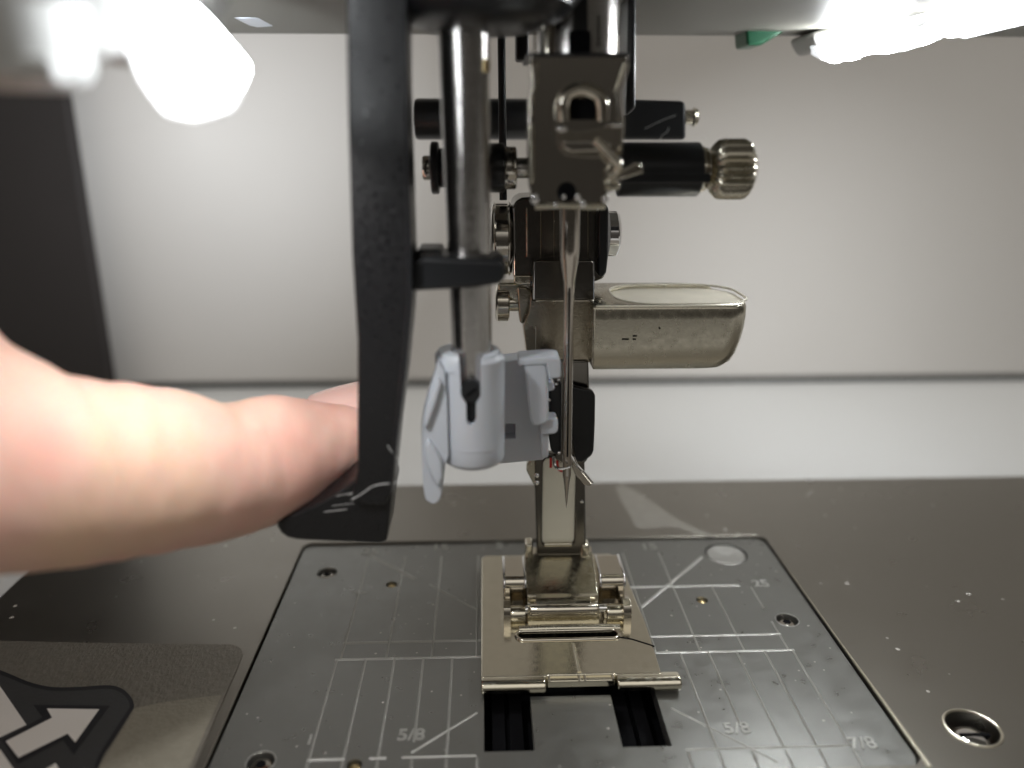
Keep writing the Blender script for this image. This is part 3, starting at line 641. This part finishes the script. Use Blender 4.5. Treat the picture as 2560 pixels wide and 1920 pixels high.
# barrel
cb_ = P(1181, 905, TY); cbb = P(1184, 1150, TY)
br = 80 / SC(cb_); zt2, zb2 = P(1181, 905, TY - br).z, P(1181, 1183, TY - br).z
bx = cb_.x
brl = obj('barrel', lathe((bx, TY, zb2), (0, 0, 1), [(0, br * .80), (.25, br * .93), (.6, br * .985), (1.9, br * .985), (1.95, br * 1.0), (zt2 - zb2 - .3, br), (zt2 - zb2, br - .3)], 64), 'grey', td)
slot = [(1146, 880), (1148, 925), (1152, 1000), (1165, 1022), (1165, 1062), (1170, 1072), (1178, 1075), (1186, 1072), (1190, 1062), (1190, 1020), (1201, 1000), (1201, 925), (1204, 880)]
cut(brl, [fprism(slot, TY - br - 1, TY), cyl((bx, TY, zt2 - 8.5), (bx, TY, zt2 + 2), 1.9, 32)])
for s_ in brl.data.polygons: pass
sc_ = obj('set_screw', lathe(P(1177, 980, TY - br + .2), (0, 1, 0), [(0, .95), (.15, 1.05), (.6, 1.05), (1.6, .9)], 26), 'black_smooth', td)
obj('drive_slot', tube([P(1166, 990, TY - br + .15), P(1190, 972, TY - br + .15)], .12, 6), 'pit', sc_)
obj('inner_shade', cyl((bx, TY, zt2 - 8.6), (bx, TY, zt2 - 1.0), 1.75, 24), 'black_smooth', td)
clr = obj('collar', lathe((bx - .35, TY + .3, zt2 - 1.2), (0, 0, 1), [(0, br * 1.05), (1.1, br * 1.05), (1.5, br * .95), (1.6, br * .7)], 48), 'grey', td)
cut(clr, [fprism([(1143, 860), (1146, 990), (1204, 990), (1208, 860)], TY - br - 2, TY - 1), cyl((bx, TY, zt2 - 3), (bx, TY, zt2 + 3), 1.95, 32)])
wing = curve_px([(1094, 900), (1086, 935), (1064, 1000), (1055, 1050), (1054, 1100), (1056, 1180), (1061, 1240), (1072, 1256), (1086, 1260), (1100, 1248), (1108, 1210), (1110, 1172)], 3) + [(1122, 1140), (1118, 1000), (1112, 930)]
obj('wing', fprism(wing, TY - 2.4, TY + 1.4), 'grey', td, bevel=.35)
rib = [(1096, 945), (1104, 960), (1090, 1010), (1072, 1060), (1062, 1075), (1060, 1040), (1072, 1000)]
obj('wing_rib', fprism(rib, TY - 3.0, TY - 2.2), 'grey', td, bevel=.3)
rib = [(1070, 1098), (1090, 1125), (1104, 1150), (1108, 1190), (1098, 1225), (1082, 1200), (1064, 1160), (1060, 1120)]
obj('wing_rib', fprism(rib, TY - 3.0, TY - 2.2), 'grey', td, bevel=.3)
jaw = [(1250, 905), (1300, 899), (1372, 893), (1378, 900), (1372, 953), (1372, 1045), (1371, 1088), (1370, 1140), (1358, 1150), (1250, 1160)]
jw = obj('jaw_body', fprism(jaw, NY + .6, NY + 3.6), 'grey', td, bevel=.3)
cut(jw, [fprism([(1262, 1092), (1292, 1092), (1292, 1130), (1262, 1130)], NY - 3, NY + 2.4)])
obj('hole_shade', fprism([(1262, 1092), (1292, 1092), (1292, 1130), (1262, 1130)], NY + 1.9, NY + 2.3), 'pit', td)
blob(P(1279, 1126, NY + 1.4), (.25, .25, .25), 'latch_ball', 'chrome', td, 12)
obj('jaw_roof', fprism([(1296, 898), (1372, 893), (1396, 895), (1402, 902), (1402, 945), (1372, 948), (1366, 912), (1296, 915)], NY - 4.2, NY - 1.0), 'grey', td, bevel=.3)
ribj = curve_px([(1308, 908), (1340, 904), (1362, 912), (1370, 935), (1371, 1000), (1371, 1058)], 3) + [(1350, 1066), (1334, 1068), (1326, 1050), (1320, 1000), (1316, 950)]
obj('jaw_rib', fprism(ribj, NY - 4.0, NY - 1.0), 'grey', td, bevel=.45)
obj('jaw_nub', fprism([(1366, 955), (1382, 955), (1387, 962), (1386, 976), (1366, 980)], NY - 3.0, NY - 1.4), 'grey', td, bevel=.25)
obj('jaw_tab', fprism([(1352, 1047), (1390, 1047), (1396, 1053), (1395, 1078), (1388, 1085), (1352, 1088)], NY - 3.2, NY - 1.0), 'grey', td, bevel=.3)
obj('jaw_leg', fprism([(1350, 1066), (1372, 1066), (1372, 1146), (1354, 1148)], NY - 2.6, NY - 1.0), 'grey', td, bevel=.3)
# wire hooks of the threader below the jaw
hk = smoothpath([P(1384, 1142, NY - .8), P(1386, 1160, NY - 1.0), P(1393, 1170, NY - 1.2), P(1408, 1171, NY - 1.2), P(1424, 1166, NY - 1.0)], 5)
obj('wire_hook', tube(hk, .16, 8), 'chrome', td)
obj('hook_carrier', fprism([(1372, 950), (1405, 955), (1404, 1125), (1398, 1142), (1378, 1130), (1372, 1090)], NY + .6, NY + 2.2), 'black_smooth', td, bevel=.25)
obj('guard_finger', fprism([(1430, 1142), (1438, 1144), (1447, 1168), (1458, 1180), (1482, 1208), (1478, 1216), (1462, 1214), (1438, 1188), (1428, 1165)], NY + 1.4, NY + 2.4), 'blacksteel', td, bevel=.2)
obj('guard_edge', tube([P(1458, 1180, NY + 1.3), P(1480, 1207, NY + 1.3)], .2, 8), 'chrome', td)
obj('guard_wire', tube([P(1430, 1142, NY + 1.2), P(1436, 1158, NY + 1.2), P(1444, 1168, NY + 1.2)], .13, 8), 'chrome', td)
for q in ((1397, 949), (1391, 960), (1373, 1000), (1398, 1132)): blob(P(*q, NY - .2), (.2, .15, .17), 'bead', 'chrome', td, 10)

# ------------------------------------------------------------------ black threader lever
lv = thing('threader_lever', P(900, 1358, -15), 'long black plastic lever pushed down by the fingertip', 'lever')
YL = -19.0
blade = [(864, -60), (866, 60), (870, 300), (880, 640), (893, 850), (893, 1178), (880, 1240), (900, 1262), (965, 1262), (968, 1246), (974, 1243), (980, 1234), (996, 1080), (1014, 940), (1026, 820), (1033, 730), (1031, 640), (1023, 400), (1017, 200), (1015, -60)]
obj('blade', fprism(blade, YL, YL + 5), 'black', lv, bevel=.35)
obj('blade_rib', fprism([(1004, -60), (1015, -60), (1023, 400), (1030, 640), (1031, 740), (1024, 830), (1012, 940), (994, 1080), (978, 1225), (972, 1225), (986, 1080), (1004, 900), (1018, 740), (1012, 400)], YL - .35, YL + .2), 'black_smooth', lv, bevel=.15)
flange = [(905, 1170), (893, 1195), (850, 1228), (790, 1262), (740, 1284), (690, 1302), (693, 1318), (702, 1334), (718, 1345), (742, 1351), (850, 1356), (950, 1361), (962, 1358), (967, 1352), (978, 1262), (984, 1230), (960, 1180)]
obj('finger_rest', fprism(flange, YL + .6, YL + 6.5), 'black', lv, bevel=.5)
arm = [(1025, 655), (1060, 640), (1210, 648), (1246, 650), (1262, 660), (1266, 682), (1262, 702), (1245, 712), (1180, 722), (1060, 728), (1025, 730)]
obj('cross_arm', fprism(arm, YL + .8, YL + 6.8), 'black_smooth', lv, bevel=.5)
obj('arm_step', fprism([(1040, 624), (1104, 624), (1106, 645), (1040, 650)], YL + 3, YL + 7.5), 'black_smooth', lv, bevel=.3)
blob(P(1247, 645, YL + 1.2), (.45, .3, .2), 'arm_glint', 'black_smooth', lv, 12)
for a_, b_, r_ in (((869, 1237), (890, 1232), .06), ((840, 1240), (888, 1231), .05), ((810, 1280), (868, 1273), .07), ((830, 1265), (886, 1258), .045)):
    obj('scratch', tube([P(*a_, YL + .57), P(*b_, YL + .57)], r_ * .55, 6), 'scratch', lv)
# fine lint threads caught on the lever
def lint(pts, label, Y, r=.028):
    o = obj('lint_thread', tube(smoothpath([P(x, y, Y) for x, y in pts], 6), r, 6), 'lint'); tag(o, label, 'lint thread', 'lint threads on the lever'); return o
lint([(878, 1250), (905, 1234), (930, 1217), (955, 1210), (975, 1209), (996, 1204)], 'pale lint thread lying slantwise across the lever foot, the longer one', YL - .12)
lint([(969, 1113), (978, 1128), (988, 1142), (1000, 1150)], 'short pale lint hair near the lever edge, above the long thread', YL - .12)

# ------------------------------------------------------------------ machine head, lamps
hz = 68.5
he = thing('machine_head', (30, 20, hz), 'dark underside of the machine head along the top of the picture', 'machine head')
ye = P(700, 88, 28).y; ze = P(700, 88, 28).z
obj('underside', box(-120, 200, -6, 28, ze, ze + 12), 'head', he, bevel=1.5)
obj('front_underside', box(-45, 200, -46, -6.1, 71.6, ze + 13), 'head', he, bevel=1)
bsh = P(1225, 28, -17)
obj('black_bushing', lathe((bsh.x, -15, P(1225, 52, -19).z), (0, 0, 1), [(0, 3.6), (.5, 4.9), (1.6, 6.6), (6, 7.4)], 48), 'black_smooth', he)
obj('bushing_flange', lathe((bsh.x - .8, -14, P(1225, 62, -18).z), (0, 0, 1), [(0, 4.2), (.5, 5.8), (1.0, 6.9), (4, 9.5)], 48), 'black_smooth', he)
obj('green_clip', fprism([(1864, 62), (1900, 55), (1965, 60), (1972, 72), (1905, 112), (1868, 114)], 22, 27), 'green', he, bevel=.5)
obj('silver_screw', lathe(P(1965, 30, 20), (.3, -.3, -1), [(-3, 2.2), (0, 2.6), (.8, 2.4), (1.2, 1.2)], 28), 'chrome', he)
obj('silver_screw', lathe(P(612, 22, 14), (0, -.2, -1), [(-3, 2.0), (0, 2.1), (.6, 1.9), (.8, .8)], 28), 'chrome', he)
obj('grey_boss', fprism([(560, -60), (560, 38), (600, 46), (655, 42), (662, -60)], 12, 20), 'grey', he, bevel=.8)

LY = -40.0
lw = thing('left_lamp', P(430, 130, LY), 'glaring square lamp in a white housing, at the upper left', 'lamp')
led = [(325, 108), (395, 36), (440, 50), (478, 84), (583, 205), (556, 262), (478, 284), (420, 272), (372, 200)]
c_ = [P(x, y, LY) for x, y in led]
obj('lens', prism(c_, (.7, 1.0, .8)), 'led', lw, bevel=.3)
obj('lens', prism([P(x, y, LY) for x, y in ((300, -90), (280, -370), (400, -370), (420, -90))], (.7, 1.0, .8)), 'led', lw, bevel=.3)
KP = P(452, 320, -35)
_k = area('left_lamp_down', KP, (-31, -10, 12), 4, 4.6e3, (.98, .97, .97), 125); _k.parent = lw; _k.location = KP - lw.location
cc = sum(c_, Vector()) / len(c_)
obj('bloom_sheet', prism([P(x, y, LY + 1.3) for x, y in ((300, 100), (380, 10), (460, 20), (500, 76), (602, 204), (572, 278), (484, 304), (410, 290), (350, 208))], (.2, .8, .3)), 'bloom', lw, bevel=.4)  # glowing sheet added behind the lens for bloom round the lamp
ll = P(455, 292, LY + 1)
_l = area('left_lamp_light', P(500, 300, LY + 6), P(500, 330, WY), 3, 1.05e4, (.90, .95, 1.0), 50); _l.parent = lw; _l.location = P(500, 300, LY + 6) - lw.location
hs = curve_px([(-260, -120), (-200, 60), (-60, 110), (40, 118), (160, 136), (215, 142), (300, 132), (345, 112), (420, 40), (470, -40)], 4) + [(480, -200), (-260, -200)]
obj('housing', fprism(hs, LY + 1.4, LY + 9), 'white_plastic', lw, bevel=1.2)
bs = P(70, 178, LY)
obj('boss', lathe((bs.x - .6, LY + 1.5, P(70, 222, LY).z), (0, 0, 1), [(0, 1.9), (.3, 2.6), (.9, 3.1), (4, 3.5)], 40), 'white_plastic', lw)
obj('bracket', fprism([(-80, 120), (38, 126), (130, 140), (150, 212), (40, 196), (-80, 196)], LY - 1.6, LY - .6), 'white_plastic', lw, bevel=.4)
def rlamp(name, strip, label, chips, LR=18):
    t = thing(name, P(strip[0][0], strip[0][1], LR), label, 'lamp')
    a0, a1 = P(*chips[0], LR), P(*chips[1], LR); nck = chips[2]
    for i_ in range(nck):
        f_ = i_ / (nck - 1); c_k = a0.lerp(a1, f_) + Vector((0, (i_ % 2) * .8, random.uniform(-.2, .3)))
        obj('chip', lathe(c_k + Vector((0, 0, .9)), (.05, -.35, -1), [(0, chips[3]), (.5, chips[3] * .95), (1.0, chips[3] * .7), (1.25, chips[3] * .3)], 20), 'led_right', t)
    q = P(sum(a for a, b in strip[1:6]) / 5, strip[2][1] + 6, LR + 1)
    q_x = strip[0][0] + 150
    a_ = area('lamp_light', q, P(q_x - 350, 860, WY), 6, 5.0e3, (.95, .98, 1.0), 80); a_.parent = t; a_.location = q - t.location
    cc = sum((P(x, y, LR) for x, y in strip), Vector()) / len(strip)
    obj('bloom_sheet', prism([cc + (P(x, y, LR) - cc) * 1.22 + Vector((.6, 1.2, 1.0)) for x, y in strip], (.5, 4.5, 1.0)), 'bloom', t, bevel=.4)  # added glowing sheet, larger than the strip, for its bloom
    obj('shroud', fprism([(strip[0][0] - 30, strip[0][1] - 55), (strip[-1][0] + 10, strip[-1][1] - 60), (strip[-1][0] + 6, strip[-1][1] - 6), (strip[0][0] - 6, strip[0][1] - 8)], LR + 1, LR + 9), 'white_plastic', t, bevel=.7)
    return t
rlamp('right_lamp', [(2058, 136), (2072, 162), (2100, 172), (2180, 152), (2250, 146), (2332, 118), (2318, 84), (2230, 88)], 'long narrow glaring lamp at the upper right, left of its twin', ((2092, 146), (2318, 100), 6, 1.5))
rlamp('right_lamp', [(2366, 62), (2372, 96), (2428, 108), (2640, 58), (2620, -60), (2500, 10)], 'broad glaring lamp in the upper right corner', ((2392, 74), (2640, 8), 7, 1.9), 3)

# ------------------------------------------------------------------ person: index finger and the hand behind it
pe = thing('person', (-60, -45, 10), 'bare finger reaching in from the left, pressing the black lever down', 'person')
st_ = [(-40, 796, 1440, -29.6, .7), (0, 826, 1436, -29.0, .7), (60, 868, 1431, -28.1, .45), (130, 893, 1427, -27.0, .2), (180, 909, 1423, -26.2, .05), (215, 927, 1420, -25.6, -.1), (270, 939, 1412, -24.6, 0), (350, 950, 1398, -23.0, .05),
       (430, 961, 1381, -21.0, .1), (490, 970, 1366, -19.4, .05), (540, 980, 1353, -18.0, -.1), (580, 986, 1341, -16.9, -.5), (625, 990, 1326, -15.7, -.3), (680, 992, 1304, -14.3, .25), (730, 993, 1280, -13, .3), (780, 998, 1247, -11.6, .1), (830, 1004, 1212, -10.4, 0),
       (880, 1010, 1176, -9.4, 0), (930, 1024, 1140, -8.8, 0), (960, 1046, 1110, -8.6, 0), (975, 1068, 1092, -8.6, 0)]
NR = 48
cs = []
for x, yt, yb_, Y, dt_ in st_:
    c = P(x, (yt + yb_) / 2, Y); s = SC(c); cs.append((c, (yb_ - yt) / 2 / s, dt_))
# behind the frame: knuckle, back of the hand, wrist
c0 = cs[0][0]; r0 = cs[0][1]
print('first station', c0, r0)
e0 = Vector((-10.0, -1.5, 2.4))
cs = [(c0 + e0 * k, rr_, .7) for k, rr_ in ((5.4, 15), (4.4, 14.2), (3.4, 13), (2.4, 11.8), (1.4, r0 + 1.3), (.6, r0 + .55))] + cs
HB = c0 + e0 * 5.2
dense = []
for i in range(len(cs) - 1):
    p = [cs[max(i - 1, 0)], cs[i], cs[i + 1], cs[min(i + 2, len(cs) - 1)]]
    for j in range(5):
        t = j / 5
        f = lambda a, b, c, d: .5 * ((2 * b) + (c - a) * t + (2 * a - 5 * b + 4 * c - d) * t * t + (3 * b - a - 3 * c + d) * t ** 3)
        dense.append((f(*[q[0] for q in p]), f(*[q[1] for q in p]), f(*[q[2] for q in p])))
dense.append(cs[-1])
bm = new(); rings = []
for i, (c, r, dt_) in enumerate(dense):
    a = dense[max(i - 22, 0)][0]; b = dense[min(i + 22, len(dense) - 1)][0]; t = (b - a).normalized()
    up = Vector((0, 0, 1)); side = t.cross(up).normalized(); upv = side.cross(t).normalized()
    ring = []
    for k in range(NR):
        an = 2 * math.pi * k / NR
        q = c + (side * math.cos(an) * r * .94 + Vector((0, 0, 1)) * math.sin(an) * r)
        # shallow folds of skin across the joints
        pr_ = q
        nzv = noise.noise(Vector((q.x * .16, q.y * .16, q.z * .16))) * .12
        cr_ = 0
        for jx, amp in ((P(205, 1100, -28).x, .14), (P(228, 1100, -28).x, .08), (P(330, 1100, -25).x, .12), (P(346, 1100, -25).x, .06), (P(585, 1100, -17).x, .05), (P(640, 1100, -16).x, .04)):
            w_ = .55; cr_ += amp * math.exp(-((c.x + .9 * math.cos(an) * 1.0 - jx - .6 * math.sin(an * 1.0) ** 2) / w_) ** 2)
        fine = .10 * noise.noise(Vector((q.x * .9, q.y * .35, q.z * .35)))
        d = (q - c).normalized(); q = q + d * (nzv + fine - cr_) + Vector((0, 0, dt_ * max(0, math.sin(an)) ** 3))
        ring.append(bm.verts.new(q))
    rings.append(ring)
for a, b in zip(rings, rings[1:]):
    for k in range(NR): bm.faces.new((a[k], a[(k + 1) % NR], b[(k + 1) % NR], b[k]))
tipc = dense[-1][0] + Vector((.8, .2, 0)); tv = bm.verts.new(tipc)
for k in range(NR): bm.faces.new((rings[-1][k], rings[-1][(k + 1) % NR], tv))
tv2 = bm.verts.new(dense[0][0])
for k in range(NR): bm.faces.new((rings[0][(k + 1) % NR], rings[0][k], tv2))
hnd = bm
# palm, curled fingers and thumb, all outside the picture to the left: grown into one surface by the remesh
def add_chain(pts, rs):
    tube(smoothpath(pts, 4), [rs[0] + (rs[-1] - rs[0]) * i / (4 * (len(pts) - 1)) for i in range(4 * (len(pts) - 1) + 1)], 20, hnd)
add_chain([HB + Vector(v) for v in ((0, 0, -2), (-12, -8, -6), (-26, -18, -10), (-44, -32, -12))], [15, 20])
add_chain([HB + Vector(v) for v in ((-6, -10, -8), (-16, -20, -16), (-30, -28, -20))], [13, 17])
for i in range(3):
    o_ = HB + Vector((-6 - 5 * i, -12 - 8 * i, -12 - 5 * i))
    add_chain([o_, o_ + Vector((14, 2, -4)), o_ + Vector((20, 0, -14)), o_ + Vector((8, -2, -20)), o_ + Vector((0, -2, -14))], [8.5, 6])
add_chain([HB + Vector(v) for v in ((-20, 6, -14), (-6, 14, -20), (8, 16, -24), (18, 16, -24))], [10, 6.5])
h = obj('hand', hnd, 'skin', pe)
rm = h.modifiers.new('remesh', 'REMESH'); rm.mode = 'VOXEL'; rm.voxel_size = .36; rm.use_smooth_shade = True
sm = h.modifiers.new('smooth', 'SMOOTH'); sm.iterations = 2; sm.factor = .4
# nail side of the fingertip
nst = [(766, 990, 1030), (790, 983, 1045), (830, 970, 1055), (870, 960, 1062), (905, 953, 1066), (945, 950, 1060), (975, 960, 1050), (990, 985, 1030)]
bm = new(); rings = []
for x, yt, yb_ in nst:
    c = P(x, (yt + yb_) / 2, -6.2); r = (yb_ - yt) / 2 / SC(c)
    rings.append([bm.verts.new(c + Vector((0, math.cos(2 * math.pi * k / 28) * r * 1.5, math.sin(2 * math.pi * k / 28) * r))) for k in range(28)])
for a, b in zip(rings, rings[1:]):
    for k in range(28): bm.faces.new((a[k], a[(k + 1) % 28], b[(k + 1) % 28], b[k]))
bm.faces.new(rings[0]); bm.faces.new(rings[-1][::-1])
obj('nail', bm, 'nail', pe, sub=1)
